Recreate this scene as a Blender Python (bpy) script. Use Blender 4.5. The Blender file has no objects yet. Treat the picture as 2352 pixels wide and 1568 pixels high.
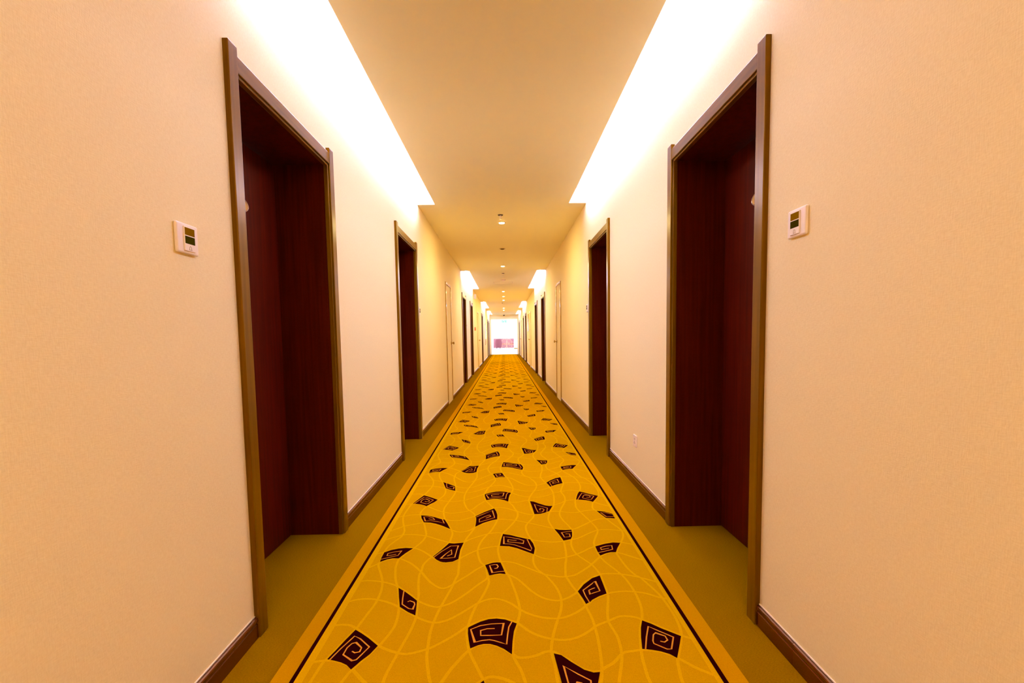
import bpy, bmesh, math, random
from mathutils import Vector, Matrix
random.seed(4)

# ------------------------------------------------------------------ camera
SC = bpy.context.scene
COL = SC.collection
F_PX, CX, CY = 1078.55, 1176.0, 849.83
YAW, PITCH, ROLL, CAMH = 0.0151, 0.0693, -0.0163, 1.1107
cd = bpy.data.cameras.new('camera')
cd.sensor_fit = 'HORIZONTAL'
cd.sensor_width = 36.0
cd.lens = F_PX / 2352 * 36
cd.shift_x = -(CX - 1176.0) / 2352
cd.shift_y = (CY - 784.0) / 2352
cd.clip_start = 0.02
cd.clip_end = 300
cam = bpy.data.objects.new('camera', cd)
COL.objects.link(cam)
fwd = Vector((math.sin(YAW) * math.cos(PITCH), math.cos(YAW) * math.cos(PITCH), -math.sin(PITCH)))
right = Vector((math.cos(YAW), -math.sin(YAW), 0))
down = fwd.cross(right)
right = right * math.cos(ROLL) - down * math.sin(ROLL)
down = fwd.cross(right)
m = Matrix((right, -down, -fwd)).transposed().to_4x4()
m.translation = Vector((0, 0, CAMH))
cam.matrix_world = m
SC.camera = cam

# ------------------------------------------------------------------ world, exposure, light levels
SKY_STRENGTH = 5.0
TUBE_STRENGTH = 68.0
TUBE_COLOR = (0.98, 0.94, 1.52)
SPOT_STRENGTH = 60.0
SPOT_WATTS = 18.5
SPOT_COLOR = (1.0, 0.79, 0.33)
w = bpy.data.worlds.new('overcast_sky')
SC.world = w
w.use_nodes = True
w.node_tree.nodes['Background'].inputs[0].default_value = (0.92, 0.96, 1.0, 1)
w.node_tree.nodes['Background'].inputs[1].default_value = SKY_STRENGTH
w.cycles.sampling_method = 'NONE'
vs = SC.view_settings
vs.view_transform = 'Standard'
vs.look = 'None'
vs.exposure = 0.25
vs.gamma = 1.0
vs.use_curve_mapping = False
SC.cycles.use_light_tree = False
SC.cycles.max_bounces = 10
SC.cycles.diffuse_bounces = 8
SC.cycles.glossy_bounces = 2
SC.cycles.transparent_max_bounces = 6

# ------------------------------------------------------------------ dimensions
XW = 0.957          # half width of the corridor
H = 2.624           # ceiling
LIP = 0.760
TUBE_X = 0.87
Y0, Y1 = -8.5, 31.2
COVES = [(-7.69, -3.78), (1.53, 5.44), (10.75, 14.66), (19.95, 24.05), (26.7, 30.75)]
DOOR_W, DOOR_H, CAS = 1.0, 2.16, 0.0588
LEFT_DOORS = [1.711, 4.245, 10.80, 13.32, 19.95, 26.65, 28.85]
RIGHT_DOORS = [1.711, 4.245, 10.95, 13.45, 20.1, 22.55, 29.0]
LEFT_FLUSH = [(7.79, 8.50), (16.85, 17.56)]
RIGHT_FLUSH = [(7.90, 8.58), (16.85, 17.56), (25.9, 26.6)]

# ------------------------------------------------------------------ materials
def mat(name, col, rough=0.6, spec=0.5, metal=0.0, emit=None, estr=0.0, coat=0.0, tint=None):
    m = bpy.data.materials.new(name)
    m.use_nodes = True
    b = m.node_tree.nodes['Principled BSDF']
    b.inputs['Base Color'].default_value = (*col, 1)
    b.inputs['Roughness'].default_value = rough
    b.inputs['Specular IOR Level'].default_value = spec
    b.inputs['Metallic'].default_value = metal
    b.inputs['Coat Weight'].default_value = coat
    b.inputs['Coat Roughness'].default_value = 0.12
    if tint:
        b.inputs['Specular Tint'].default_value = (*tint, 1)
        b.inputs['Coat Tint'].default_value = (*tint, 1)
    if emit:
        b.inputs['Emission Color'].default_value = (*emit, 1)
        b.inputs['Emission Strength'].default_value = estr
    return m

def nodes(m):
    nt = m.node_tree
    return nt, nt.nodes, nt.links, nt.nodes['Principled BSDF']

def noise_mix(m, c1, c2, scale, vec, detail=3, bump=0.0, dist=0.002, lo=0.3, hi=0.7):
    nt, n, l, b = nodes(m)
    tc = n.new('ShaderNodeTexCoord')
    mp = n.new('ShaderNodeMapping')
    mp.inputs['Scale'].default_value = vec
    l.new(tc.outputs['Object'], mp.inputs[0])
    nz = n.new('ShaderNodeTexNoise')
    nz.inputs['Scale'].default_value = scale
    nz.inputs['Detail'].default_value = detail
    l.new(mp.outputs[0], nz.inputs['Vector'])
    cr = n.new('ShaderNodeValToRGB')
    cr.color_ramp.elements[0].position = lo
    cr.color_ramp.elements[1].position = hi
    cr.color_ramp.elements[0].color = (*c1, 1)
    cr.color_ramp.elements[1].color = (*c2, 1)
    l.new(nz.outputs[0], cr.inputs[0])
    l.new(cr.outputs[0], b.inputs['Base Color'])
    if bump:
        bp = n.new('ShaderNodeBump')
        bp.inputs['Strength'].default_value = bump
        bp.inputs['Distance'].default_value = dist
        l.new(nz.outputs[0], bp.inputs['Height'])
        l.new(bp.outputs[0], b.inputs['Normal'])
    return m

def wallpaper_mat():
    m = mat('woven_wallpaper', WALL, 0.75, 0.25)
    nt, n, l, b = nodes(m)
    tc = n.new('ShaderNodeTexCoord')
    outs = []
    for sc in ((1, 75, 330), (1, 330, 75)):
        mp = n.new('ShaderNodeMapping')
        mp.inputs['Scale'].default_value = sc
        l.new(tc.outputs['Object'], mp.inputs[0])
        nz = n.new('ShaderNodeTexNoise')
        nz.inputs['Scale'].default_value = 1.0
        nz.inputs['Detail'].default_value = 2
        l.new(mp.outputs[0], nz.inputs['Vector'])
        outs.append(nz.outputs[0])
    ad = n.new('ShaderNodeMath')
    ad.operation = 'ADD'
    l.new(outs[0], ad.inputs[0])
    l.new(outs[1], ad.inputs[1])
    cr = n.new('ShaderNodeValToRGB')
    cr.color_ramp.elements[0].position = 0.35
    cr.color_ramp.elements[1].position = 0.65
    cr.color_ramp.elements[0].color = (WALL[0] * .96, WALL[1] * .94, WALL[2] * .88, 1)
    cr.color_ramp.elements[1].color = (min(1, WALL[0] * 1.03), WALL[1] * 1.04, WALL[2] * 1.08, 1)
    hf = n.new('ShaderNodeMath')
    hf.operation = 'MULTIPLY'
    hf.inputs[1].default_value = 0.5
    l.new(ad.outputs[0], hf.inputs[0])
    l.new(hf.outputs[0], cr.inputs[0])
    l.new(cr.outputs[0], b.inputs['Base Color'])
    bp = n.new('ShaderNodeBump')
    bp.inputs['Strength'].default_value = 0.24
    bp.inputs['Distance'].default_value = 0.0015
    l.new(ad.outputs[0], bp.inputs['Height'])
    l.new(bp.outputs[0], b.inputs['Normal'])
    return m

WALL = (0.87, 0.755, 0.455)
M = {}
M['wall'] = wallpaper_mat()
M['ceiling'] = mat('ceiling_paint', (0.96, 0.92, 0.69), 0.9, 0.1)
M['cove'] = mat('cove_white_paint', (0.92, 0.92, 0.92), 0.9, 0.1)
M['lobby'] = mat('lobby_white_paint', (0.88, 0.88, 0.9), 0.8, 0.2)
M['lobby_floor'] = mat('lobby_white_tile', (0.85, 0.85, 0.88), 0.35, 0.5)
M['olive'] = noise_mix(mat('olive_carpet', (0.2, .09, .004), 1, 0.0), (0.165, 0.078, 0.0003), (0.248, 0.118, 0.0003), 1.0, (160, 420, 160), 3, 0.5, 0.003)
def pile(name, c, v=0.12, sheen=0.6):
    m = mat(name, c, 1, 0.0)
    m.node_tree.nodes['Principled BSDF'].inputs['Sheen Weight'].default_value = sheen
    m.node_tree.nodes['Principled BSDF'].inputs['Sheen Tint'].default_value = (min(1, c[0] * 2.2), min(1, c[1] * 2.4), 0.0, 1)
    m.node_tree.nodes['Principled BSDF'].inputs['Sheen Roughness'].default_value = 0.4
    return noise_mix(m, tuple(x * (1 - v) for x in c), tuple(min(1, x * (1 + v)) for x in c), 420.0, (1, 1, 1), 3, 0.5, 0.002)
M['gold'] = pile('gold_pile', (0.435, 0.218, 0.0002))
M['border'] = pile('amber_pile', (0.41, 0.185, 0.0002))
M['line'] = pile('bright_gold_pile', (0.53, 0.278, 0.0002))
M['dark'] = pile('aubergine_pile', (0.017, 0.0005, 0.0009), 0.25, 0.0)
M['spiral'] = pile('peach_pile', (0.52, 0.21, 0.02))
def wood(name, c1, c2, rough, coat, spec=0.15, vec=(60, 60, 2.2)):
    return noise_mix(mat(name, c1, rough, spec, coat=coat, tint=(1.0, 0.55, 0.08)), c1, c2, 1.0, vec, 4, 0.0, lo=0.35, hi=0.65)
M['wood'] = wood('dark_mahogany', (0.042, 0.0018, 0.0004), (0.070, 0.0042, 0.0006), 0.5, 0.0)
M['casing'] = wood('glossy_brown_casing', (0.100, 0.040, 0.0003), (0.150, 0.064, 0.0004), 0.28, 0.0, 0.38)
M['casing_head'] = wood('glossy_brown_head_casing', (0.100, 0.040, 0.0003), (0.150, 0.064, 0.0004), 0.28, 0.0, 0.38, (60, 2.2, 60))
M['base'] = noise_mix(mat('brown_baseboard', (0.1, .03, .003), 0.25, 0.5, coat=0.4, tint=(1.0, 0.55, 0.08)), (0.040, 0.005, 0.0006), (0.085, 0.018, 0.0012), 1.0, (90, 2.0, 90), 4)
M['brass'] = mat('pale_gold_trim', (0.40, 0.26, 0.04), 0.25, 0.6, 0.2, coat=0.4, tint=(1.0, 0.75, 0.3))
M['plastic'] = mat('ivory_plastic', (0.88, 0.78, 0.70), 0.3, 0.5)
M['darkglass'] = mat('dark_display', (0.040, 0.032, 0.001), 0.5, 0.0)
M['amberglass'] = mat('amber_display', (0.17, 0.085, 0.001), 0.5, 0.0)
M['ink'] = mat('ochre_ink', (0.25, 0.11, 0.005), 0.6)
M['black'] = mat('dark_void', (0.06, 0.03, 0.01), 0.6)
M['metal'] = mat('brushed_metal', (0.70, 0.60, 0.45), 0.3, 0.5, 0.9)
M['plate'] = mat('gold_number_plate', (0.80, 0.52, 0.14), 0.35, 0.5, 0.3)
M['tube'] = mat('fluorescent_tube', (1, 1, 1), 0.5, emit=TUBE_COLOR, estr=TUBE_STRENGTH)
M['spot'] = mat('downlight_lens', (1, 1, 1), 0.5, emit=SPOT_COLOR, estr=SPOT_STRENGTH)
M['red'] = mat('red_plastic', (0.75, 0.08, 0.01), 0.35)
M['green'] = mat('exit_green', (0.0, 0.35, 0.25), 0.4, emit=(0.0, 0.34, 0.26), estr=0.6)
M['white_lit'] = mat('exit_white', (0.9, 1, 0.95), 0.4, emit=(0.85, 1.0, 0.95), estr=1.1)
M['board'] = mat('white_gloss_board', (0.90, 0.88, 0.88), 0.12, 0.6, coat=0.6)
M['mauve'] = mat('mauve_upholstery', (0.30, 0.075, 0.10), 0.7)
M['mauve_wall'] = mat('mauve_panel', (0.40, 0.15, 0.19), 0.6)
M['wicker'] = noise_mix(mat('pale_wicker', (0.7, .35, .25), 0.6), (0.62, 0.30, 0.20), (0.80, 0.46, 0.36), 60, (1, 1, 1))
M['cushion'] = mat('rust_cushion', (0.55, 0.16, 0.05), 0.8)
def glass_mat():
    m = bpy.data.materials.new('window_glass')
    m.use_nodes = True
    n, l = m.node_tree.nodes, m.node_tree.links
    n.remove(n['Principled BSDF'])
    t = n.new('ShaderNodeBsdfTransparent')
    g = n.new('ShaderNodeBsdfGlossy')
    g.inputs['Roughness'].default_value = 0.02
    x = n.new('ShaderNodeMixShader')
    x.inputs[0].default_value = 0.06
    l.new(t.outputs[0], x.inputs[1])
    l.new(g.outputs[0], x.inputs[2])
    l.new(x.outputs[0], n['Material Output'].inputs[0])
    return m
M['glass'] = glass_mat()

# ------------------------------------------------------------------ mesh helpers
def add_box(bm, x0, x1, y0, y1, z0, z1, bev=0.0, seg=2):
    r = bmesh.ops.create_cube(bm, size=1.0)
    vs_ = r['verts']
    bmesh.ops.scale(bm, vec=(x1 - x0, y1 - y0, z1 - z0), verts=vs_)
    bmesh.ops.translate(bm, vec=((x0 + x1) / 2, (y0 + y1) / 2, (z0 + z1) / 2), verts=vs_)
    if bev:
        es = list({e for v in vs_ for e in v.link_edges})
        bmesh.ops.bevel(bm, geom=es, offset=bev, segments=seg, profile=0.5, affect='EDGES')

def add_cyl(bm, p0, p1, r0, r1=None, seg=16, caps=True):
    p0, p1 = Vector(p0), Vector(p1)
    r1 = r0 if r1 is None else r1
    d = p1 - p0
    q = d.to_track_quat('Z', 'Y')
    mm = Matrix.Translation((p0 + p1) / 2) @ q.to_matrix().to_4x4()
    bmesh.ops.create_cone(bm, cap_ends=caps, segments=seg, radius1=r0, radius2=r1, depth=d.length, matrix=mm)

def add_lathe(bm, prof, c=(0, 0, 0), seg=24, axis='Z'):
    rings = []
    for r, h in prof:
        ring = []
        for i in range(seg):
            a = 2 * math.pi * i / seg
            if axis == 'Z':
                p = (c[0] + r * math.cos(a), c[1] + r * math.sin(a), c[2] + h)
            else:
                p = (c[0] + h, c[1] + r * math.cos(a), c[2] + r * math.sin(a))
            ring.append(bm.verts.new(p))
        rings.append(ring)
    for a, b in zip(rings, rings[1:]):
        for i in range(seg):
            bm.faces.new((a[i], a[(i + 1) % seg], b[(i + 1) % seg], b[i]))
    bm.faces.new(rings[0][::-1])
    bm.faces.new(rings[-1])

def add_tube(bm, pts, r, seg=8):
    for a, b in zip(pts, pts[1:]):
        add_cyl(bm, a, b, r, seg=seg)
    for p in pts[1:-1]:
        bmesh.ops.create_icosphere(bm, subdivisions=1, radius=r, matrix=Matrix.Translation(Vector(p)))

def add_slab(bm, poly, z0, z1):
    """poly (x, y) outline extruded between z0 and z1"""
    n = len(poly)
    lo = [bm.verts.new((x, y, z0)) for x, y in poly]
    hi = [bm.verts.new((x, y, z1)) for x, y in poly]
    f = bm.faces.new(hi)
    for i in range(n):
        j = (i + 1) % n
        bm.faces.new((lo[i], lo[j], hi[j], hi[i]))
    bmesh.ops.triangulate(bm, faces=[f])

def ribbon(bm, pts, wdt, z0, z1):
    """flat strip of the given width along pts, with edges down to z0"""
    n = len(pts)
    L, R = [], []
    for i, p in enumerate(pts):
        a = Vector(pts[max(0, i - 1)])
        b = Vector(pts[min(n - 1, i + 1)])
        t = (b - a)
        t.normalize()
        nn = Vector((-t.y, t.x))
        if 0 < i < n - 1:
            t1 = (Vector(p) - a).normalized()
            c = max(0.5, nn.dot(Vector((-t1.y, t1.x))))
        else:
            c = 1.0
        L.append(Vector(p) + nn * wdt / 2 / c)
        R.append(Vector(p) - nn * wdt / 2 / c)
    vL = [bm.verts.new((q.x, q.y, z1)) for q in L]
    vR = [bm.verts.new((q.x, q.y, z1)) for q in R]
    wL = [bm.verts.new((q.x, q.y, z0)) for q in L]
    wR = [bm.verts.new((q.x, q.y, z0)) for q in R]
    for i in range(n - 1):
        bm.faces.new((vR[i], vR[i + 1], vL[i + 1], vL[i]))
        bm.faces.new((vL[i], vL[i + 1], wL[i + 1], wL[i]))
        bm.faces.new((wR[i], wR[i + 1], vR[i + 1], vR[i]))

def smooth_line(pts, sub=4):
    """Catmull-Rom through pts"""
    out = []
    n = len(pts)
    for i in range(n - 1):
        p0, p1, p2, p3 = pts[max(0, i - 1)], pts[i], pts[i + 1], pts[min(n - 1, i + 2)]
        for k in range(sub):
            t = k / sub
            out.append(tuple(0.5 * ((2 * p1[c]) + (-p0[c] + p2[c]) * t + (2 * p0[c] - 5 * p1[c] + 4 * p2[c] - p3[c]) * t * t +
                                    (-p0[c] + 3 * p1[c] - 3 * p2[c] + p3[c]) * t ** 3) for c in (0, 1)))
    out.append(tuple(pts[-1]))
    return out

def mesh_of(name, bm, material, smooth=False):
    bmesh.ops.recalc_face_normals(bm, faces=bm.faces[:])
    me = bpy.data.meshes.new(name)
    bm.to_mesh(me)
    bm.free()
    me.materials.append(material)
    if smooth:
        me.polygons.foreach_set('use_smooth', [True] * len(me.polygons))
    return me

def link(name, me, parent=None, loc=(0, 0, 0), rotz=0.0):
    o = bpy.data.objects.new(name, me)
    COL.objects.link(o)
    o.location = loc
    o.rotation_euler = (0, 0, rotz)
    o.parent = parent
    return o

def obj(name, bm, material, parent=None, loc=(0, 0, 0), smooth=False, rotz=0.0):
    return link(name, mesh_of(name, bm, material, smooth), parent, loc, rotz)

def tag(o, label, cat=None, group=None, kind=None):
    o['label'] = label
    if cat:
        o['category'] = cat
    if group:
        o['group'] = group
    if kind:
        o['kind'] = kind
    return o

def thing(name, label, cat, loc=(0, 0, 0), group=None, kind=None, rotz=0.0):
    return tag(link(name, None, None, loc, rotz), label, cat, group, kind)

def copy_tree(o, parent=None):
    c = o.copy()
    COL.objects.link(c)
    c.parent = parent
    for ch in list(o.children):
        copy_tree(ch, c)
    return c

def NB():
    return bmesh.new()

# ------------------------------------------------------------------ the shell of the corridor
bm = NB()
add_box(bm, -1.35, 1.35, Y0 - .2, Y1 + 0.3, -0.08, 0.0)
tag(obj('floor', bm, M['olive']), 'olive brown cut pile carpet covering the corridor floor', 'floor', kind='structure')

def wall(side, name, doors, label):
    bm = NB()
    ops = sorted([(a + 0.035, a + DOOR_W - 0.035, 2.095) for a in doors])
    y = Y0 - .2
    def bx(y0, y1, z0, z1):
        xs = sorted((side * XW, side * (XW + 0.36)))
        add_box(bm, xs[0], xs[1], y0, y1, z0, z1)
    for a, b, z in ops:
        bx(y, a, 0, 2.9)
        bx(a, b, z, 2.9)
        y = b
    bx(y, Y1 + 0.3, 0, 2.9)
    return tag(obj(name, bm, M['wall']), label, 'wall', kind='structure')
wall(-1, 'wall_left', LEFT_DOORS, 'left corridor wall in peach woven wallpaper with door openings')
wall(1, 'wall_right', RIGHT_DOORS, 'right corridor wall in peach woven wallpaper with door openings')
bm = NB()
add_box(bm, -1.35, 1.35, Y0 - 0.35, Y0, 0, 2.9)
tag(obj('wall_back', bm, M['wall']), 'peach wallpapered wall closing the corridor behind the viewer', 'wall', kind='structure')

bm = NB()
add_box(bm, -LIP, LIP, Y0, Y1 + .3, H, H + 0.014)
for s in (-1, 1):
    y = Y0
    xs = sorted((s * LIP, s * XW))
    for a, b in COVES + [(Y1 + .3, Y1 + .3)]:
        add_box(bm, xs[0], xs[1], y, a, H, H + 0.014)
        y = b
tag(obj('ceiling', bm, M['ceiling']), 'plain cream plaster ceiling with slots along both walls', 'ceiling', kind='structure')

ords = ['behind the viewer', 'nearest in view', 'second in view', 'third in view', 'farthest in view']
for s, nm in ((-1, 'left'), (1, 'right')):
    for i, (a, b) in enumerate(COVES):
        cv = thing('ceiling_cove', 'glowing white light cove in the ceiling by the %s wall, %s' % (nm, ords[i]), 'light cove',
                   (s * 0.75, (a + b) / 2, H), 'light coves along the ceiling', 'structure')
        hl = (b - a) / 2
        X = lambda v: s * (v - 0.75)
        def bx(bm, x0, x1, y0, y1, z0, z1):
            xs = sorted((X(x0), X(x1)))
            add_box(bm, xs[0], xs[1], y0, y1, z0, z1)
        bm = NB()
        bx(bm, 0.54, XW + .05, -hl - .03, hl + .03, 0.19, 0.22)
        bx(bm, 0.52, 0.54, -hl - .03, hl + .03, 0.014, 0.20)
        bx(bm, 0.52, XW - .0005, -hl - .03, -hl, 0.0145, 0.20)
        bx(bm, 0.52, XW - .0005, hl, hl + .03, 0.0145, 0.20)
        obj('cove_box', bm, M['cove'], cv)
        n = 3
        for k in range(n):
            y0 = -hl + 0.06 + k * (2 * hl - 0.12) / n + 0.02
            y1 = -hl + 0.06 + (k + 1) * (2 * hl - 0.12) / n - 0.02
            bm = NB()
            add_cyl(bm, (X(TUBE_X), y0, 0.034), (X(TUBE_X), y1, 0.034), 0.014, seg=12)
            t = obj('fluorescent_tube', bm, M['tube'], cv)
            bm = NB()
            bx(bm, TUBE_X - .03, TUBE_X + .03, y0 - .01, y1 + .01, 0.075, 0.19)
            obj('batten', bm, M['cove'], t)

# end of the corridor: beam, jambs
bm = NB()
add_box(bm, -XW, XW, Y1 - 0.02, Y1 + 0.3, 2.33, H)
add_box(bm, -XW, -0.868, Y1 - 0.02, Y1 + 0.3, 0, 2.33)
add_box(bm, 0.868, XW, Y1 - 0.02, Y1 + 0.3, 0, 2.33)
tag(obj('trim_1', bm, M['wall']), 'cream beam and side returns framing the end opening', 'opening frame', kind='structure')

# ------------------------------------------------------------------ recessed room doors
def door_parts(s):
    """part meshes for a recessed door on side s; local origin: wall face, near edge of the casing, floor"""
    P = {}
    W, Hh = DOOR_W, DOOR_H
    def bx(bm, u0, u1, y0, y1, z0, z1, bev=0.0):
        xs = sorted((s * u0, s * u1))
        add_box(bm, xs[0], xs[1], y0, y1, z0, z1, bev)
    for k, (y0, y1) in (('a', (0, CAS)), ('b', (W - CAS, W))):
        bm = NB()
        bx(bm, -0.020, 0.004, y0, y1, 0, Hh, 0.003)
        P['side_casing_' + k] = mesh_of('side_casing', bm, M['casing'])
        bm = NB()
        yy = (y1, y1 + .011) if k == 'a' else (y0 - .011, y0)
        bx(bm, -0.010, 0.012, yy[0], yy[1], 0, 2.073, 0.002)
        P['lip_' + k] = mesh_of('inner_lip', bm, M['casing'])
    bm = NB()
    bx(bm, -0.018, 0.004, CAS, W - CAS, 2.073, 2.132, 0.003)
    P['head'] = mesh_of('head_casing', bm, M['casing_head'])
    bm = NB()
    bx(bm, -0.010, 0.012, CAS, W - CAS, 2.062, 2.073, 0.002)
    P['head_lip'] = mesh_of('inner_lip', bm, M['casing_head'])
    for k, (y0, y1, z0, z1) in dict(a=(0.036, CAS + .008, 0, 2.092), b=(W - CAS - .008, W - .036, 0, 2.092),
                                    t=(CAS + .008, W - CAS - .008, 2.064, 2.092)).items():
        bm = NB()
        bx(bm, 0.004, 0.335, y0, y1, z0, z1, 0.001)
        P['lining_' + k] = mesh_of('lining_panel', bm, M['wood'])
    bm = NB()
    bx(bm, 0.280, 0.325, CAS + .011, W - CAS - .011, 0.006, 2.061, 0.002)
    P['leaf'] = mesh_of('door_leaf', bm, M['wood'])
    # oval number plate with a raised rim
    bm = NB()
    for (ra, rb, d0, d1) in ((0.142, 0.050, 0.274, 0.280),):
        n = 40
        ring = [(math.cos(2 * math.pi * i / n), math.sin(2 * math.pi * i / n)) for i in range(n)]
        lo = [bm.verts.new((s * d1, W / 2 + ra * c, 1.760 + rb * q)) for c, q in ring]
        hi = [bm.verts.new((s * d0, W / 2 + (ra - .004) * c, 1.760 + (rb - .004) * q)) for c, q in ring]
        bm.faces.new(hi)
        for i in range(n):
            j = (i + 1) % n
            bm.faces.new((lo[i], lo[j], hi[j], hi[i]))
    P['plate'] = mesh_of('number_plate', bm, M['plate'])
    bm = NB()
    n = 40
    pts = [(s * 0.273, W / 2 + 0.135 * math.cos(2 * math.pi * i / n), 1.760 + 0.043 * math.sin(2 * math.pi * i / n)) for i in range(n + 1)]
    for a, b in zip(pts, pts[1:]):
        add_cyl(bm, a, b, 0.0022, seg=6, caps=False)
    P['rim'] = mesh_of('plate_rim', bm, M['metal'], True)
    # lever handle near the near edge of the leaf
    bm = NB()
    bx(bm, 0.272, 0.280, CAS + .035, CAS + .085, 0.93, 1.13, 0.003)
    add_cyl(bm, (s * 0.275, CAS + .06, 1.03), (s * 0.235, CAS + .06, 1.03), 0.009)
    add_tube(bm, [(s * 0.238, CAS + .06, 1.03), (s * 0.236, CAS + .12, 1.03), (s * 0.240, CAS + .175, 1.028)], 0.008)
    P['handle'] = mesh_of('lever_handle', bm, M['metal'], True)
    return P

DP = {-1: door_parts(-1), 1: door_parts(1)}
nth = ['first', 'second', 'third', 'fourth', 'fifth', 'sixth', 'seventh']
dn = 0
for s, lst, side in ((-1, LEFT_DOORS, 'left'), (1, RIGHT_DOORS, 'right')):
    for i, a in enumerate(lst):
        dn += 1
        d = thing('door_%d' % dn, 'dark mahogany room door recessed in the %s wall, %s from the viewer' % (side, nth[i]), 'door',
                  (s * XW, a, 0), 'recessed room doors', 'structure')
        p = DP[s]
        link('side_casing', p['side_casing_a'], d)
        link('side_casing', p['side_casing_b'], d)
        link('inner_lip', p['lip_a'], d)
        link('inner_lip', p['lip_b'], d)
        hc = link('head_casing', p['head'], d)
        link('inner_lip', p['head_lip'], hc)
        for k in 'abt':
            link('lining_panel', p['lining_' + k], d)
        lf = link('door_leaf', p['leaf'], d)
        if i < 4:
            pl = link('number_plate', p['plate'], d)
            link('plate_rim', p['rim'], pl)
            link('lever_handle', p['handle'], lf)

# ------------------------------------------------------------------ flush service doors, papered like the wall
fn = 0
for s, lst, side in ((-1, LEFT_FLUSH, 'left'), (1, RIGHT_FLUSH, 'right')):
    for i, (a, b) in enumerate(lst):
        dn += 1
        d = thing('door_%d' % dn, 'narrow flush service door papered like the %s wall with thin gold edging, %s of its row' % (side, nth[i]), 'door',
                  (s * XW, a, 0), 'flush service doors', 'structure')
        def bx(bm, u0, u1, y0, y1, z0, z1, bev=0.0):
            xs = sorted((s * u0, s * u1))
            add_box(bm, xs[0], xs[1], y0, y1, z0, z1, bev)
        wd = b - a
        for y0, y1 in ((0, .035), (wd - .035, wd)):
            bm = NB()
            bx(bm, -0.014, 0.002, y0, y1, 0, 2.045, 0.003)
            obj('edge_trim', bm, M['brass'], d)
        bm = NB()
        bx(bm, -0.014, 0.002, 0.035, wd - .035, 2.01, 2.045, 0.003)
        obj('edge_trim', bm, M['brass'], d)
        bm = NB()
        bx(bm, -0.004, 0.001, 0.037, wd - .037, 0.004, 2.008, 0.001)
        lf = obj('door_leaf', bm, M['wall'], d)
        bm = NB()
        yk = wd - .08
        add_lathe(bm, [(0.026, 0), (0.026, -s * .004), (0.010, -s * .008), (0.009, -s * .028), (0.020, -s * .036), (0.024, -s * .050), (0.016, -s * .060)],
                  (-s * 0.004, yk, 1.03), 16, 'X')
        obj('round_knob', bm, M['brass'], lf, smooth=True)

# ------------------------------------------------------------------ baseboards between the doors
def baseboard(side, s, y0, y1, idx):
    bm = NB()
    prof = [(0, 0), (0.012, 0), (0.012, 0.052), (0.010, 0.056), (0.0125, 0.061), (0.0140, 0.066), (0.0140, 0.071), (0.0120, 0.076), (0.008, 0.079), (0, 0.080)]
    for yy0, yy1 in ((y0, y1),):
        A = [bm.verts.new((s * (XW - u), yy0, z)) for u, z in prof]
        B = [bm.verts.new((s * (XW - u), yy1, z)) for u, z in prof]
        for i in range(len(prof) - 1):
            bm.faces.new((A[i], A[i + 1], B[i + 1], B[i]))
        bm.faces.new(A)
        bm.faces.new(B[::-1])
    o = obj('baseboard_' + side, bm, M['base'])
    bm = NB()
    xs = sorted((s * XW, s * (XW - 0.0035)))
    add_box(bm, xs[0], xs[1], y0, y1, 0.0798, 0.0835)  # pale caulk line, also standing in for the highlight on the rounded top
    obj('caulk_highlight', bm, M['plastic'], o)
    return o

for s, side, drs, fls in ((-1, 'left', LEFT_DOORS, LEFT_FLUSH), (1, 'right', RIGHT_DOORS, RIGHT_FLUSH)):
    gaps = sorted([(a, a + DOOR_W) for a in drs] + list(fls))
    y = Y0
    segs = []
    for a, b in gaps + [(Y1 - .02, Y1)]:
        segs.append((y, a - .0005))
        y = b + .0005
    k = 0
    if s == 1:
        y0, y1 = segs[0]
        segs = [(y0, 1.4855), (1.487, y1)] + segs[1:]
    for q, (a, b) in enumerate(segs):
        if b - a < 0.02:
            continue
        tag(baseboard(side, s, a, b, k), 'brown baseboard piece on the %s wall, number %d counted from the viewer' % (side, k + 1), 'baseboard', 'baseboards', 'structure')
        k += 1

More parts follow.
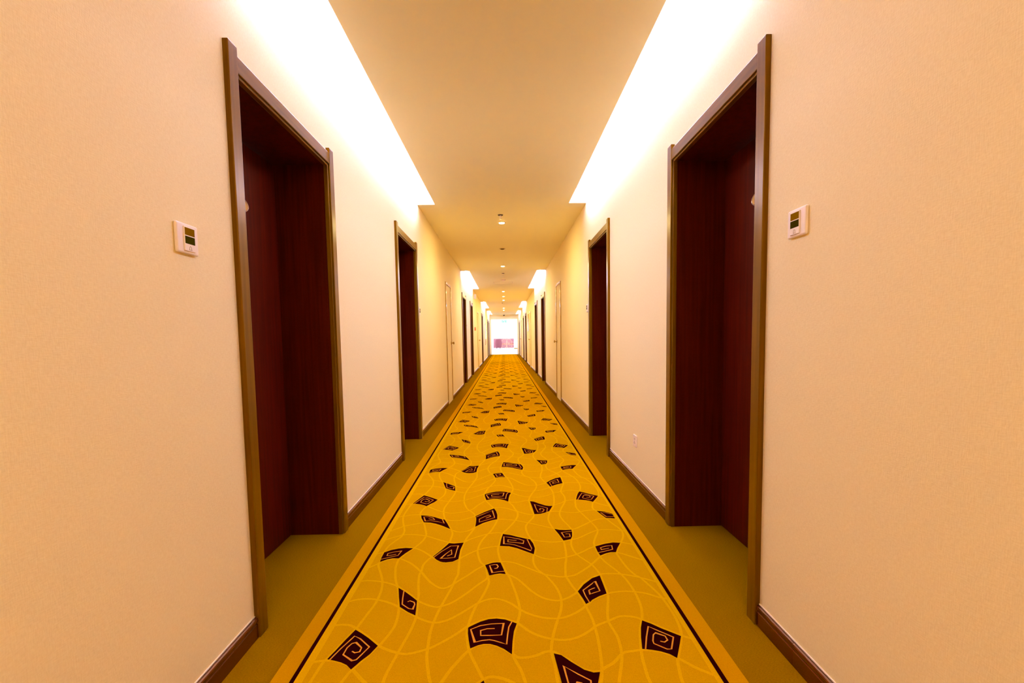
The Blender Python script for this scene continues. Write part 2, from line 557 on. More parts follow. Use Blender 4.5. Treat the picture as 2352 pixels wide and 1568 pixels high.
# ------------------------------------------------------------------ the patterned runner
MOTIFS=[
([(-158,1726),(-151,1734),(-113,1763),(-81,1778),(-49,1781),(-16,1773),(29,1746),(17,1698),(11,1641),(7,1569),(-21,1599),(-46,1617),(-71,1628),(-94,1629),(-113,1623),(-141,1606),(-150,1652),(-156,1692)],
 [(11,1760),(-2,1724),(-7,1678),(-11,1623),(-31,1633),(-57,1646),(-74,1651),(-100,1648),(-127,1639),(-147,1715),(-112,1737),(-70,1746),(-22,1748),(-30,1677),(-68,1676),(-107,1677),(-109,1707),(-84,1717),(-56,1717)]),
([(-588,1732),(-558,1709),(-523,1679),(-477,1634),(-493,1590),(-514,1556),(-535,1514),(-557,1537),(-581,1551),(-608,1561),(-635,1569),(-622,1614),(-608,1666)],
 [(-625,1565),(-606,1624),(-579,1693),(-553,1676),(-506,1628),(-523,1584),(-532,1562),(-545,1557),(-587,1590),(-585,1627),(-575,1650),(-562,1655),(-533,1625),(-533,1603),(-549,1598),(-561,1607)]),
([(516,1745),(545,1722),(573,1693),(601,1669),(630,1644),(610,1602),(573,1528),(555,1549),(529,1564),(501,1573),(468,1580),(483,1646),(498,1699)],
 [(479,1577),(503,1645),(528,1706),(555,1680),(600,1639),(570,1574),(555,1574),(518,1606),(519,1621),(532,1656),(543,1666),(572,1646),(573,1623),(558,1612),(545,1618)]),
([(154,3102),(179,3092),(209,3056),(247,3017),(275,3003),(296,3005),(267,2916),(236,2887),(207,2870),(169,2869),(165,2957)],
 [(250,2902),(259,2967),(222,2998),(180,3037),(185,2964),(193,2898),(223,2900),(236,2937),(228,2957),(214,2962),(207,2947),(211,2931)]),
([(300,1964),(335,2020),(382,2072),(422,2095),(422,2021),(421,1942),(384,1922),(349,1895),(340,1882),(319,1868),(311,1915)],
 [(335,1877),(327,1925),(324,1971),(373,2024),(391,2044),(396,1963),(359,1945),(349,1937),(349,1970),(365,1981),(379,1989)]),
([(-491,2029),(-455,1996),(-420,1958),(-389,1922),(-382,1869),(-376,1816),(-411,1841),(-452,1879),(-471,1950)],
 [(-461,2001),(-454,1944),(-446,1897),(-413,1865),(-395,1859),(-393,1894),(-399,1910),(-419,1922),(-427,1914)]),
([(-113,2221),(-78,2242),(-56,2246),(-38,2243),(-26,2190),(-13,2128),(-39,2135),(-62,2130),(-89,2119),(-100,2172)],
 [(-17,2155),(-49,2151),(-76,2144),(-91,2215),(-69,2223),(-56,2222),(-49,2202),(-55,2186),(-67,2184)]),
([(-27,2580),(14,2564),(56,2536),(98,2512),(122,2500),(135,2451),(141,2391),(131,2324),(91,2358),(49,2395),(6,2421),(-43,2428),(-37,2509)],
 [(106,2501),(116,2438),(124,2391),(119,2363),(79,2400),(36,2436),(6,2449),(-22,2452),(-22,2544),(13,2531),(62,2507),(87,2485),(82,2450),(36,2466),(0,2475),(1,2503),(25,2495),(47,2490)]),
([(-318,2476),(-290,2470),(-240,2479),(-250,2391),(-250,2289),(-276,2264),(-309,2257),(-337,2267),(-360,2289),(-382,2323),(-349,2396)],
 [(-377,2313),(-346,2377),(-305,2440),(-265,2441),(-268,2386),(-270,2308),(-308,2301),(-340,2300),(-320,2350),(-296,2394),(-289,2343),(-311,2325)]),
([(-644,2383),(-613,2410),(-579,2424),(-542,2430),(-502,2424),(-532,2367),(-554,2312),(-585,2315),(-610,2304),(-639,2279),(-644,2330)],
 [(-642,2306),(-609,2322),(-564,2344),(-561,2369),(-556,2394),(-590,2386),(-622,2369),(-620,2344),(-599,2349),(-577,2358)]),
([(460,2397),(514,2424),(562,2439),(601,2433),(572,2375),(552,2325),(525,2326),(493,2312),(465,2292),(460,2342)],
 [(460,2323),(496,2337),(542,2357),(548,2402),(517,2397),(483,2379),(484,2357),(508,2365),(526,2371)]),
([(269,2635),(295,2620),(332,2615),(365,2617),(364,2583),(357,2531),(344,2492),(325,2486),(302,2477),(287,2557)],
 [(364,2594),(335,2590),(304,2580),(313,2517),(345,2524),(346,2561),(324,2561)]),
([(-199,2852),(-148,2918),(-86,2981),(-72,2933),(-63,2867),(-63,2797),(-102,2779),(-147,2743),(-190,2690),(-190,2767),(-192,2820)],
 [(-194,2838),(-147,2890),(-96,2944),(-79,2822),(-126,2789),(-170,2757),(-172,2805),(-141,2844),(-111,2869),(-104,2846),(-133,2816)]),
([(-542,2888),(-497,2878),(-451,2853),(-413,2824),(-384,2810),(-359,2743),(-333,2664),(-377,2707),(-430,2751),(-466,2770),(-505,2774),(-532,2844)],
 [(-400,2818),(-380,2752),(-424,2780),(-466,2796),(-500,2793),(-520,2861),(-487,2859),(-460,2840),(-445,2808),(-467,2818),(-485,2828)]),
([(565,2900),(612,2883),(652,2851),(652,2768),(624,2777),(599,2783),(580,2847)],
 [(650,2796),(606,2799),(585,2869),(618,2862),(651,2839)])]
LONG=[
[(-648,1485),(-643,1554),(-636,1573),(-622,1621),(-608,1674),(-591,1731),(-586,1750),(-573,1833),(-561,1912),(-562,1998),(-574,2074),(-599,2149),(-637,2242),(-637,2279),(-642,2330),(-645,2386),(-641,2451),(-617,2525),(-597,2575),(-596,2651),(-615,2724),(-636,2801),(-652,2892),(-654,2987),(-645,3067),(-626,3103)],
[(-547,1454),(-535,1503),(-513,1552),(-493,1590),(-476,1634),(-466,1653),(-446,1729),(-444,1795),(-454,1872),(-472,1950),(-494,2029),(-514,2083),(-532,2146),(-548,2226),(-551,2289),(-548,2310),(-528,2364),(-501,2424),(-491,2443),(-468,2510),(-460,2582),(-476,2660),(-502,2759),(-530,2830),(-546,2895),(-553,2933),(-547,2991),(-529,3045)],
[(-411,1449),(-410,1492),(-398,1576),(-389,1634),(-377,1714),(-372,1774),(-372,1811),(-379,1869),(-386,1922),(-391,1973),(-408,2060),(-418,2141),(-415,2176),(-416,2242),(-396,2305),(-382,2326),(-350,2403),(-321,2475),(-315,2531),(-314,2605),(-330,2664),(-357,2743),(-385,2822),(-407,2934),(-405,3032),(-384,3136),(-368,3237),(-367,3344)],
[(-257,1443),(-273,1496),(-289,1564),(-294,1619),(-299,1698),(-295,1776),(-285,1855),(-268,1946),(-253,2023),(-242,2107),(-237,2132),(-239,2195),(-244,2286),(-246,2385),(-238,2470),(-227,2540),(-213,2591),(-198,2652),(-191,2692),(-188,2758),(-194,2829),(-205,2875),(-214,2903),(-239,2953),(-270,3056),(-289,3134),(-293,3224),(-286,3328),(-273,3460)],
[(-85,1437),(-93,1464),(-117,1523),(-143,1591),(-154,1648),(-160,1692),(-160,1726),(-154,1779),(-140,1858),(-116,1934),(-98,2005),(-89,2063),(-99,2126),(-112,2211),(-136,2251),(-154,2336),(-158,2399),(-147,2479),(-126,2550),(-97,2623),(-74,2718),(-62,2795),(-64,2876),(-84,2978),(-110,3056),(-139,3138)],
[(49,1432),(36,1491),(12,1560),(11,1607),(14,1665),(31,1748),(43,1812),(43,1860),(32,1954),(7,2089),(-3,2121),(-13,2157),(-34,2244),(-46,2312),(-53,2394),(-45,2460),(-30,2582),(-11,2626),(29,2721),(58,2814),(65,2896),(58,2974),(34,3057),(15,3106)],
[(153,1428),(152,1496),(147,1572),(147,1590),(158,1651),(180,1733),(211,1833),(221,1919),(210,2002),(186,2075),(170,2113),(138,2166),(124,2233),(128,2303),(140,2352),(142,2390),(134,2472),(123,2522),(109,2597),(106,2676),(122,2732),(152,2800),(165,2862),(159,2968),(149,3098),(159,3169),(184,3260)],
[(290,1425),(303,1474),(314,1541),(324,1652),(326,1758),(316,1843),(309,1904),(297,1964),(285,1999),(267,2089),(266,2108),(276,2197),(292,2283),(300,2389),(301,2470),(287,2549),(266,2635),(252,2708),(248,2786),(267,2894),(298,3005),(315,3082),(330,3227)],
[(347,1420),(381,1521),(393,1581),(397,1657),(385,1742),(399,1825),(423,1926),(425,2021),(426,2101),(408,2191),(380,2249),(347,2317),(336,2400),(343,2468),(367,2583),(366,2621),(356,2678),(334,2763),(325,2853),(337,2928),(376,3036),(401,3131),(393,3271)],
[(447,1417),(450,1485),(458,1553),(480,1646),(496,1699),(515,1744),(529,1791),(541,1853),(544,1948),(537,2034),(524,2096),(499,2165),(478,2216),(461,2280),(458,2342),(457,2397),(462,2447),(485,2517),(507,2575),(513,2629),(496,2728),(473,2826),(456,2940),(457,3042),(471,3116),(492,3193),(517,3275)],
[(549,1413),(565,1497),(577,1530),(613,1602),(631,1644),(644,1688),(652,1767),(650,1849),(643,1921),(626,1989),(603,2067),(586,2093),(566,2167),(554,2282),(554,2322),(575,2375),(603,2433),(630,2495),(645,2552),(644,2614),(620,2688),(598,2770),(579,2843),(563,2900),(557,2964),(565,3025),(580,3066),(630,3173),(656,3254)]]
CROSS=[
[(-666,3090),(-618,3097),(-558,3073),(-527,3045),(-471,2986),(-407,2934),(-337,2911),(-239,2953),(-197,3040),(-139,3138),(-86,3162),(-40,3148),(11,3103),(35,3084),(87,3091),(141,3115),(191,3077),(232,3030),(267,3010),(296,3008),(316,3024),(352,3048),(395,3094),(426,3102),(468,3107),(526,3096),(574,3063),(615,3016),(651,2978)],
[(-665,2865),(-636,2882),(-598,2898),(-549,2897),(-489,2873),(-432,2841),(-384,2810),(-348,2793),(-290,2790),(-230,2831),(-201,2854),(-148,2923),(-86,2986),(-54,2996),(-7,2978),(57,2925),(115,2875),(168,2858),(212,2869),(268,2903),(317,2905),(367,2888),(425,2875),(485,2900),(538,2916),(566,2905),(613,2888),(652,2857)],
[(-672,2655),(-615,2716),(-567,2742),(-506,2768),(-435,2743),(-380,2703),(-333,2660),(-297,2627),(-258,2617),(-216,2642),(-192,2686),(-140,2741),(-63,2794),(-38,2795),(23,2781),(76,2756),(135,2723),(204,2678),(270,2638),(311,2623),(365,2621),(392,2632),(406,2643),(448,2681),(496,2728),(542,2760),(599,2772),(651,2764)],
[(-668,2535),(-633,2569),(-586,2597),(-539,2598),(-459,2575),(-388,2527),(-319,2485),(-276,2476),(-240,2483),(-221,2504),(-207,2518),(-163,2552),(-103,2589),(-55,2597),(-27,2585),(38,2553),(114,2511),(134,2493),(181,2473),(246,2459),(304,2470),(343,2485),(362,2489),(394,2507),(449,2556),(507,2598),(553,2607),(600,2601),(643,2583)],
[(-672,2368),(-645,2386),(-614,2413),(-580,2429),(-537,2435),(-503,2427),(-480,2416),(-440,2382),(-390,2323),(-373,2304),(-343,2265),(-308,2254),(-250,2286),(-231,2309),(-195,2350),(-163,2380),(-112,2410),(-44,2425),(6,2417),(49,2391),(91,2355),(131,2320),(158,2290),(198,2267),(243,2268),(292,2283),(343,2308),(387,2340),(419,2370),(455,2394),(515,2429),(563,2443),(602,2438),(620,2432),(653,2410)],
[(-677,2222),(-643,2259),(-636,2275),(-607,2300),(-584,2310),(-552,2310),(-518,2288),(-471,2245),(-417,2171),(-398,2140),(-355,2069),(-307,2020),(-277,2019),(-251,2047),(-224,2082),(-186,2130),(-151,2180),(-113,2219),(-78,2246),(-38,2248),(-18,2251),(26,2238),(71,2202),(122,2156),(166,2119),(195,2105),(251,2090),(310,2103),(312,2106),(358,2150),(405,2202),(461,2280),(493,2309),(524,2323),(551,2322),(575,2311),(605,2285),(645,2236)],
[(-680,2094),(-644,2098),(-584,2086),(-513,2053),(-456,2000),(-421,1962),(-389,1926),(-357,1898),(-310,1873),(-282,1874),(-236,1903),(-183,1969),(-139,2036),(-101,2088),(-91,2119),(-54,2130),(-12,2128),(35,2088),(65,2038),(101,1973),(142,1922),(184,1900),(218,1898),(260,1923),(300,1964),(333,2026),(378,2072),(423,2100),(442,2109),(514,2105),(592,2073),(645,2029)],
[(-676,1927),(-646,1942),(-600,1945),(-556,1935),(-504,1912),(-455,1877),(-408,1837),(-375,1809),(-337,1782),(-296,1764),(-260,1770),(-224,1793),(-173,1845),(-120,1900),(-74,1922),(-33,1914),(10,1882),(43,1840),(83,1805),(131,1780),(184,1771),(226,1781),(271,1809),(318,1853),(349,1891),(383,1917),(420,1938),(449,1949),(495,1955),(539,1951),(588,1935),(629,1906),(644,1890)],
[(-673,1763),(-647,1766),(-609,1756),(-559,1713),(-525,1683),(-477,1637),(-443,1614),(-402,1594),(-364,1585),(-318,1598),(-273,1622),(-211,1678),(-169,1726),(-152,1741),(-113,1768),(-81,1782),(-49,1785),(-16,1777),(29,1750),(47,1730),(79,1691),(121,1661),(170,1643),(220,1641),(269,1663),(312,1698),(332,1718),(386,1747),(430,1772),(463,1775),(501,1764),(517,1748),(546,1725),(574,1698),(602,1673),(631,1648),(653,1631)]]

PER = 1.534
RX0, RX1 = -0.781, 0.757
RY0, RY1 = -8.3, Y1 + .28
ZF = 0.006
run = thing('runner_carpet', 'long gold runner carpet with dark spiral motifs down the middle of the corridor', 'carpet', (0, 0, 0))
bm = NB()
add_box(bm, -0.678, 0.662, RY0, RY1, 0.0, ZF)
obj('gold_field', bm, M['gold'], run)
for nm, mt, spans in (('border_band', 'border', ((RX0, -0.7185), (0.6945, RX1))), ('dark_stripe', 'dark', ((-0.7185, -0.7035), (0.678, 0.6945))),
                      ('bright_stripe', 'line', ((-0.7035, -0.676), (0.660, 0.678)))):
    for x0, x1 in spans:
        bm = NB()
        add_box(bm, x0, x1, RY0, RY1, 0.0, ZF + .0004)
        obj(nm, bm, M[mt], run)
mm_ = lambda pts: [(x / 1000.0, y / 1000.0) for x, y in pts]
# lengthwise wavy lines
for pts in LONG:
    p = mm_(pts)
    y0 = p[0][1]
    one = [q for q in p if q[1] < y0 + PER - 0.045]
    # keep the lengthwise order
    full = []
    for k in range(-7, 20):
        full += [(x, y + k * PER) for x, y in one]
    full = [q for q in full if RY0 < q[1] < RY1]
    bm = NB()
    ribbon(bm, smooth_line(full, 3), 0.0105, ZF - .001, ZF + .0004)
    obj('wavy_line', bm, M['line'], run)
# crosswise wavy lines, one mesh each shared by all repeats
for pts in CROSS:
    p = mm_(pts)
    yc = p[0][1]
    p = [(x, y - yc) for x, y in p]
    p[0] = (-0.677, p[0][1])
    p[-1] = (0.661, p[-1][1])
    bm = NB()
    ribbon(bm, smooth_line(p, 3), 0.0125, ZF - .001, ZF + .0006)
    me = mesh_of('cross_line', bm, M['line'])
    for k in range(-2, 19):
        if yc + k * PER + .3 < RY1:
            link('cross_line', me, run, (0, yc + k * PER, 0))
# spiral motifs
for out, spi in MOTIFS:
    o = mm_(out)
    cx = sum(q[0] for q in o) / len(o)
    cy = sum(q[1] for q in o) / len(o)
    base = round((cy - 2.3) / PER) * PER
    bm = NB()
    add_slab(bm, [(x - cx, y - cy) for x, y in o], ZF - .001, ZF + .0010)
    me = mesh_of('spiral_motif', bm, M['dark'])
    sp = [(x - cx, y - cy) for x, y in mm_(spi)]
    bm = NB()
    ribbon(bm, sp, 0.0050, ZF, ZF + .0014)
    ms = mesh_of('spiral_line', bm, M['spiral'])
    for k in range(-1, 19):
        mo = link('spiral_motif', me, run, (cx, cy - base + k * PER, 0))
        if k < 8:
            link('spiral_line', ms, mo)

# ------------------------------------------------------------------ wall fittings
def wx(s, u):
    return s * (XW - u)

def call_panel(s, y, z, label, detail=True, group='door call panels'):
    t = thing('call_panel', label, 'doorbell', (s * XW, y, z), group)
    def bx(bm, u0, u1, y0, y1, z0, z1, bev=0.0):
        xs = sorted((-s * u0, -s * u1))
        add_box(bm, xs[0], xs[1], y0, y1, z0, z1, bev, 3)
    bm = NB()
    bx(bm, 0, 0.011, -0.048, 0.048, -0.045, 0.045, 0.005)
    obj('plate', bm, M['plastic'], t, smooth=False)
    bm = NB()
    bx(bm, 0.008, 0.015, -0.021, 0.027, -0.037, 0.035, 0.0015)
    f = obj('front_panel', bm, M['plastic'], t)
    for z0, mt in ((0.0095, 'amberglass'), (-0.0155, 'darkglass')):
        bm = NB()
        bx(bm, 0.013, 0.0154, -0.019, 0.025, z0, z0 + 0.0225, 0.0004)
        obj('display_window', bm, M[mt], f)
    if detail:
        bm = NB()
        pr = [(-.006, -.0065), (.006, -.0065), (.0045, -.004), (.0042, .0005), (.002, .0035), (0, .0043), (-.002, .0035), (-.0042, .0005), (-.0045, -.004), (-.006, -.0065)]
        pts = [(-s * 0.0151, 0.003 + a, -0.0262 + b) for a, b in pr]
        for a, b in zip(pts, pts[1:]):
            add_cyl(bm, a, b, 0.0006, seg=5)
        obj('bell_symbol', bm, M['ink'], f)
    return t
call_panel(-1, 1.452, 1.422, 'ivory door call panel with two dark windows on the left wall before the nearest door')
call_panel(1, 1.526, 1.465, 'ivory door call panel with two dark windows on the right wall before the nearest door')
call_panel(-1, 5.32, 1.42, 'small ivory call panel just past the second left door', False)
call_panel(1, 5.36, 1.43, 'small ivory call panel just past the second right door', False)
call_panel(-1, 12.0, 1.43, 'tiny ivory call panel between the third and fourth left doors', False)

def outlet(s, y, z, label):
    t = thing('wall_outlet', label, 'outlet', (s * XW, y, z), 'wall outlets')
    def bx(bm, u0, u1, y0, y1, z0, z1, bev=0.0):
        xs = sorted((-s * u0, -s * u1))
        add_box(bm, xs[0], xs[1], y0, y1, z0, z1, bev)
    bm = NB()
    bx(bm, 0, 0.009, -0.043, 0.043, -0.043, 0.043, 0.003)
    obj('plate', bm, M['plastic'], t)
    for y0, y1, z0, z1 in ((-.010, -.006, .008, .022), (.006, .010, .008, .022), (-.012, -.007, -.020, -.010), (.007, .012, -.020, -.010), (-.0022, .0022, -.008, .000)):
        bm = NB()
        bx(bm, 0.007, 0.0094, y0, y1, z0, z1)
        obj('socket_slot', bm, M['black'], t)
outlet(1, 3.41, 0.335, 'ivory power outlet low on the right wall between the two nearest doors')
outlet(1, 12.7, 0.306, 'small ivory power outlet low on the right wall between the third and fourth doors')

# red manual call point
t = thing('fire_call_point', 'small round red fire call point on the left wall past the fourth door', 'fire alarm', (-XW, 15.3, 1.41))
bm = NB()
add_lathe(bm, [(0.058, 0), (0.058, .022), (0.052, .034), (0.030, .040)], (0, 0, 0), 24, 'X')
obj('housing', bm, M['red'], t, smooth=False)
bm = NB()
add_box(bm, 0.039, 0.042, -.016, .016, -.016, .016, .001)
obj('push_button', bm, M['plastic'], t)

# small white wall box high up
t = thing('wall_speaker', 'small white box with a dark slot high on the left wall', 'wall box', (-XW, 15.35, 2.45))
bm = NB()
add_box(bm, 0, 0.07, -.11, .11, -.075, .075, .006)
obj('housing', bm, M['plastic'], t)
bm = NB()
add_box(bm, 0.069, 0.0715, .03, .06, -.05, .05)
obj('slot', bm, M['black'], t)

# white framed panel in place of an oblique reflection, right wall
t = thing('reflection_panel', 'glossy white framed panel standing in for a reflection on the right wall past the second flush door', 'reflection panel', (XW, 18.55, 1.68))
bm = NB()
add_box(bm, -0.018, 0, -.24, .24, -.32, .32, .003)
obj('reflection_face', bm, M['board'], t)
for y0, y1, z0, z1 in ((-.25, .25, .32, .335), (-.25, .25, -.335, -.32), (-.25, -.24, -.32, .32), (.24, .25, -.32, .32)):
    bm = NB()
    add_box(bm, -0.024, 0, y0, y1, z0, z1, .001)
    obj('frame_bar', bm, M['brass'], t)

# pale cabinet door, left wall
t = thing('wall_cabinet', 'pale gold edged cabinet door set in the far left wall', 'cabinet', (-XW, 24.05, 1.30))
bm = NB()
add_box(bm, 0, 0.012, -.33, .33, -.52, .52, .002)
obj('cabinet_door', bm, M['board'], t)
for y0, y1, z0, z1 in ((-.36, .36, .52, .55), (-.36, .36, -.55, -.52), (-.36, -.33, -.52, .52), (.33, .36, -.52, .52)):
    bm = NB()
    add_box(bm, 0, 0.02, y0, y1, z0, z1, .002)
    obj('frame_bar', bm, M['brass'], t)

# ------------------------------------------------------------------ ceiling fittings
def downlight(y, lit, label):
    t = thing('downlight', label, 'downlight', (-0.008, y, H), 'ceiling downlights')
    bm = NB()
    # trim ring
    seg = 28
    prof = [(0.036, -.002), (0.040, -.007), (0.052, -.006), (0.056, 0)]
    rings = [[bm.verts.new((r * math.cos(2 * math.pi * i / seg), r * math.sin(2 * math.pi * i / seg), h)) for i in range(seg)] for r, h in prof]
    for a, b in zip(rings, rings[1:]):
        for i in range(seg):
            bm.faces.new((a[i], a[(i + 1) % seg], b[(i + 1) % seg], b[i]))
    obj('trim_ring', bm, M['metal'], t, smooth=True)
    bm = NB()
    add_lathe(bm, [(0.037, -.0005), (0.037, -.006), (0.032, -.011), (0.020, -.014)], (0, 0, 0), 24)
    obj('lens', bm, M['spot'] if lit else M['black'], t)
    if lit:
        ld = bpy.data.lights.new('downlight_lamp', 'AREA')
        ld.shape = 'DISK'
        ld.size = 0.06
        ld.energy = SPOT_WATTS
        ld.color = SPOT_COLOR
        lo = bpy.data.objects.new('lamp', ld)
        COL.objects.link(lo)
        lo.parent = t
        lo.location = (0, 0, -.0155)
for y, lit, lb in ((-2.9, True, 'ceiling downlight well behind the viewer'), (-1.1, True, 'ceiling downlight just behind the viewer'), (0.85, False, 'unlit ceiling downlight right above the viewer, out of frame'), (6.31, True, 'nearest lit ceiling downlight in view'), (8.13, False, 'unlit ceiling downlight between the first and second lit ones'),
                   (10.07, True, 'second lit ceiling downlight from the viewer'), (15.52, True, 'third lit ceiling downlight from the viewer'),
                   (17.38, True, 'fourth lit ceiling downlight from the viewer'), (19.1, True, 'fifth lit ceiling downlight from the viewer'),
                   (24.2, True, 'sixth lit ceiling downlight from the viewer'), (26.0, True, 'farthest lit ceiling downlight')):
    downlight(y, lit, lb)

def sprinkler(y, x, label):
    t = thing('sprinkler_head', label, 'sprinkler', (x, y, H), 'ceiling sprinkler heads')
    bm = NB()
    add_lathe(bm, [(0.034, 0), (0.034, -.003), (0.028, -.008), (0.016, -.010)], (0, 0, 0), 20)
    obj('escutcheon', bm, M['black'], t)
    bm = NB()
    add_cyl(bm, (0, 0, -.008), (0, 0, -.030), 0.011)
    add_cyl(bm, (-.009, 0, -.028), (-.004, 0, -.048), 0.003, seg=8)
    add_cyl(bm, (.009, 0, -.028), (.004, 0, -.048), 0.003, seg=8)
    obj('body', bm, M['plastic'], t, smooth=False)
    bm = NB()
    add_lathe(bm, [(0.018, -.047), (0.018, -.049), (0.006, -.051)], (0, 0, 0), 16)
    obj('deflector', bm, M['metal'], t)
sprinkler(5.92, -0.022, 'small sprinkler head on the ceiling in front of the nearest downlight')
sprinkler(11.2, -0.004, 'small sprinkler head on the ceiling behind the second lit downlight')
sprinkler(20.6, -0.058, 'small sprinkler head on the ceiling far down the corridor')

t = thing('smoke_detector', 'round cream smoke detector on the ceiling between the second coves', 'smoke detector', (0, 12.37, H))
bm = NB()
add_lathe(bm, [(0.060, 0), (0.060, -.008), (0.050, -.020), (0.046, -.034), (0.030, -.040)], (0, 0, 0), 24)
obj('housing', bm, M['plastic'], t)
bm = NB()
add_lathe(bm, [(0.0615, -.009), (0.0615, -.012)], (0, 0, 0), 24)
obj('base_ring', bm, M['black'], t)

t = thing('access_panel', 'square access panel outlined in the ceiling behind the smoke detector', 'access panel', (-.012, 13.1, H))
bm = NB()
add_box(bm, -.25, .25, -.2, .2, -.003, -.0002)
obj('hatch', bm, M['ceiling'], t)
for x0, x1, y0, y1 in ((-.258, .258, -.208, -.2), (-.258, .258, .2, .208), (-.258, -.25, -.2, .2), (.25, .258, -.2, .2)):
    bm = NB()
    add_box(bm, x0, x1, y0, y1, -.005, -.0002)
    obj('frame_bar', bm, M['metal'], t)

t = thing('ceiling_camera', 'small dark dome on the ceiling in front of the end beam', 'dome camera', (0, 30.95, H))
bm = NB()
add_lathe(bm, [(0.085, 0), (0.085, -.02), (0.072, -.03)], (0, 0, 0), 24)
obj('mount', bm, M['metal'], t)
bm = NB()
add_lathe(bm, [(0.065, -.03), (0.060, -.055), (0.045, -.078), (0.020, -.092)], (0, 0, 0), 24)
obj('dome', bm, M['black'], t, smooth=True)

# hanging exit sign
t = thing('exit_sign', 'green and white emergency exit sign hanging in the end opening', 'exit sign', (0, 31.28, 2.172))
bm = NB()
add_box(bm, -.17, .17, -.014, .014, -.064, .064, .002)
obj('sign_case', bm, M['green'], t)
def flat(parent, name, poly, mt):
    bm = NB()
    lo = [bm.verts.new((x, -.0145, z)) for x, z in poly]
    hi = [bm.verts.new((x, -.0165, z)) for x, z in poly]
    bm.faces.new(hi)
    for i in range(len(poly)):
        j = (i + 1) % len(poly)
        bm.faces.new((lo[i], lo[j], hi[j], hi[i]))
    return obj(name, bm, M[mt], parent)
flat(t, 'arrow_symbol', [(-.155, 0), (-.120, .035), (-.120, .014), (-.085, .014), (-.085, -.014), (-.120, -.014), (-.120, -.035)], 'white_lit')
flat(t, 'door_symbol', [(-.06, -.048), (-.06, .05), (-.01, .05), (-.01, -.048), (-.018, -.048), (-.018, .042), (-.052, .042), (-.052, -.048)], 'white_lit')
flat(t, 'running_figure', [(.00, -.045), (.018, -.045), (.036, -.012), (.052, -.036), (.075, -.036), (.075, -.026), (.058, -.024), (.048, .002), (.066, .012), (.062, .022),
                           (.040, .012), (.034, .024), (.044, .036), (.036, .046), (.024, .042), (.022, .026), (.004, .018), (.008, .008), (.020, .010), (.022, -.014)], 'white_lit')
flat(t, 'arrow_symbol', [(.155, 0), (.125, .035), (.125, .014), (.095, .014), (.095, -.014), (.125, -.014), (.125, -.035)], 'white_lit')
for x in (-.12, .12):
    bm = NB()
    add_cyl(bm, (x, 0, .064), (x, 0, .16), .004, seg=8)
    obj('hanger_rod', bm, M['metal'], t)

# ------------------------------------------------------------------ the daylit lobby beyond
LY0, LY1 = Y1 + 0.3, 52.0
bm = NB()
add_box(bm, -6.2, 6.2, LY0 - .0, LY1 + .4, -0.08, -0.002)
tag(obj('floor_lobby', bm, M['lobby_floor']), 'pale tiled lobby floor washed out by daylight', 'floor', kind='structure')
bm = NB()
add_box(bm, -6.2, 6.2, LY0, LY1 + .4, 2.75, 2.85)
tag(obj('ceiling_lobby', bm, M['lobby']), 'white lobby ceiling beyond the end opening', 'ceiling', kind='structure')
bm = NB()
for s in (-1, 1):
    xs = sorted((s * (XW - .0), s * 6.2))
    add_box(bm, xs[0], xs[1], LY0, LY0 + .2, 0, 2.85)
add_box(bm, -XW, XW, LY0, LY0 + .2, 2.33, 2.85)
tag(obj('wall_lobby_front', bm, M['lobby']), 'white lobby wall either side of the corridor opening', 'wall', kind='structure')
wn = 0
for s, side in ((-1, 'left'), (1, 'right')):
    bm = NB()
    xs = sorted((s * 6.0, s * 6.2))
    add_box(bm, xs[0], xs[1], LY0, LY1 + .4, 0, 0.5)
    add_box(bm, xs[0], xs[1], LY0, LY1 + .4, 2.6, 2.8)
    add_box(bm, xs[0], xs[1], LY0, LY0 + .6, 0.5, 2.6)
    add_box(bm, xs[0], xs[1], LY1 - .2, LY1 + .4, 0.5, 2.6)
    tag(obj('wall_lobby_' + side, bm, M['lobby']), 'white lobby side wall with unseen long windows added for light, %s side' % side, 'wall', kind='structure')
    wn += 1  # side windows are added out of view to brighten the lobby
    wd = thing('window_%d' % wn, 'unseen long lobby window, added to brighten the lobby, on the %s side' % side, 'window', (s * 6.1, LY0 + .6, 0.5), None, 'structure')
    ln = LY1 - .2 - LY0 - .6
    for k in range(6):
        bm = NB()
        add_box(bm, -.006, .006, ln / 6 * k + .03, ln / 6 * (k + 1) - .03, .03, 2.07)
        obj('pane', bm, M['glass'], wd)
    for k in range(7):
        bm = NB()
        add_box(bm, -.03, .03, ln / 6 * k - .03, ln / 6 * k + .03, 0, 2.1)
        obj('mullion', bm, M['lobby'], wd)
# far end: two white piers and a low mauve parapet with glazing above
for s, side, x0, x1 in ((-1, 'left', -6.0, -1.07), (1, 'right', 0.925, 6.0)):
    bm = NB()
    add_box(bm, x0, x1, 46.0, 46.3, 0.0, 2.75)
    tag(obj('wall_pier_' + side, bm, M['lobby']), 'white lobby pier on the %s of the seating bay' % side, 'wall', kind='structure')
bm = NB()
add_box(bm, 0.935, 3.0, 45.985, 46.0, 0.0, 0.09)
tag(obj('baseboard_lobby', bm, M['brass']), 'gold skirting strip on the right lobby pier', 'baseboard', kind='structure')
bm = NB()
add_box(bm, -6.0, 6.0, LY1, LY1 + .2, 0, 1.02)
tag(obj('wall_parapet', bm, M['mauve_wall']), 'low mauve parapet under the bright lobby window', 'wall', kind='structure')
wn += 1
wd = thing('window_%d' % wn, 'wide blown out window above the mauve parapet', 'window', (0, LY1 + .1, 1.02), None, 'structure')
for k in range(4):
    bm = NB()
    add_box(bm, -6 + 3 * k + .03, -3 + 3 * k - .03, -.006, .006, .03, 1.70)
    obj('pane', bm, M['glass'], wd)
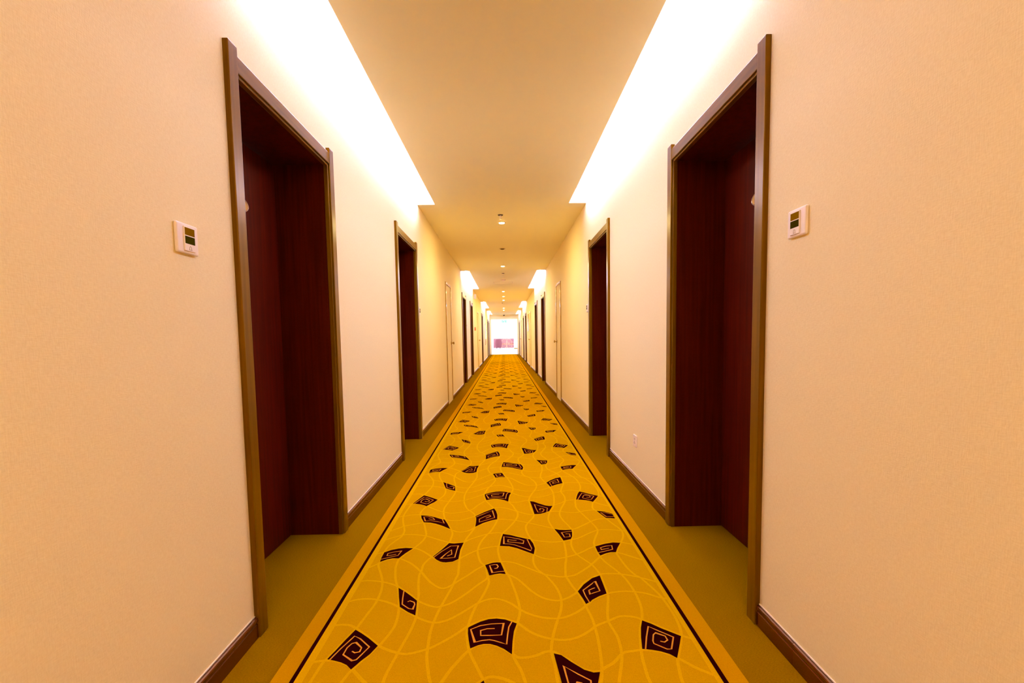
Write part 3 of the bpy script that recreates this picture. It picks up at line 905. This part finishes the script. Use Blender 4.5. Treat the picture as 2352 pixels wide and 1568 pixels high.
for k in range(5):
    bm = NB()
    add_box(bm, -6 + 3 * k - .03, -6 + 3 * k + .03, -.03, .03, 0, 1.73)
    obj('mullion', bm, M['lobby'], wd)

# tub chair
t = thing('tub_chair', 'dark mauve round backed tub chair in the far lobby', 'chair', (-.62, 48.2, 0))
bm = NB()
n = 28
prof = []
for rr, zz in ((.25, .10), (.34, .28), (.385, .52), (.35, .80), (.28, .98), (.25, .98), (.30, .55), (.28, .40)):
    prof.append((rr, zz))
rings = []
for r, z in prof:
    rings.append([bm.verts.new((r * math.cos(math.pi * (1.0 - .22) + (math.pi * 1.44) * i / n), r * math.sin(math.pi * (1.0 - .22) + (math.pi * 1.44) * i / n), z)) for i in range(n + 1)])
for a, b in zip(rings, rings[1:]):
    for i in range(n):
        bm.faces.new((a[i], a[i + 1], b[i + 1], b[i]))
obj('shell', bm, M['mauve'], t, smooth=True)
bm = NB()
add_cyl(bm, (0, 0, .14), (0, 0, .44), .30, seg=24)
obj('seat', bm, M['mauve'], t)
for a in (.8, 2.4, 3.9, 5.5):
    bm = NB()
    add_cyl(bm, (.24 * math.cos(a), .24 * math.sin(a), 0), (.24 * math.cos(a), .24 * math.sin(a), .15), .022, .03, seg=10)
    obj('leg', bm, M['wood'], t)

def wicker_chair(x, y, rz, label):
    t = thing('wicker_chair', label, 'chair', (x, y, 0), 'wicker lobby chairs', None, rz)
    bm = NB()
    add_box(bm, -.28, .28, -.27, .27, .36, .41, .01)
    obj('seat', bm, M['wicker'], t)
    bm = NB()
    add_box(bm, -.26, .26, -.25, .22, .41, .47, .02)
    obj('cushion', bm, M['cushion'], t)
    bm = NB()
    pts = [(-.30, .24, .40), (-.31, .30, .70), (-.22, .34, .90), (0, .35, .96), (.22, .34, .90), (.31, .30, .70), (.30, .24, .40)]
    add_tube(bm, pts, .022)
    for k in range(-3, 4):
        add_cyl(bm, (k * .07, .26, .41), (k * .085, .335, .93 - abs(k) * .03), .008, seg=6)
    obj('backrest', bm, M['wicker'], t)
    for s in (-1, 1):
        bm = NB()
        add_tube(bm, [(s * .30, .26, .66), (s * .32, .0, .63), (s * .30, -.24, .60), (s * .29, -.26, .0)], .02)
        obj('arm', bm, M['wicker'], t)
        bm = NB()
        add_cyl(bm, (s * .28, .26, .40), (s * .29, .30, .0), .02, seg=10)
        obj('leg', bm, M['wicker'], t)
    for s in (-1, 1):
        bm = NB()
        add_cyl(bm, (s * .28, -.26, .05), (-s * .28, -.26, .36), .012, seg=8)
        obj('cross_brace', bm, M['wicker'], t)
wicker_chair(.62, 49.6, 0.5, 'pale wicker armchair with rust cushion on the right of the far lobby')
wicker_chair(-.05, 50.6, -0.2, 'pale wicker armchair partly behind the tub chair in the far lobby')
t = thing('lobby_table', 'low round pale table among the far lobby chairs', 'table', (.22, 48.9, 0))
bm = NB()
add_lathe(bm, [(.34, .50), (.35, .515), (.34, .53)], (0, 0, 0), 28)
obj('table_top', bm, M['wicker'], t)
for s in (-1, 1):
    bm = NB()
    add_cyl(bm, (s * .26, 0, 0), (-s * .24, 0, .5), .018, seg=10)
    obj('leg', bm, M['wicker'], t)
    bm = NB()
    add_cyl(bm, (0, s * .26, 0), (0, -s * .24, .5), .018, seg=10)
    obj('leg', bm, M['wicker'], t)
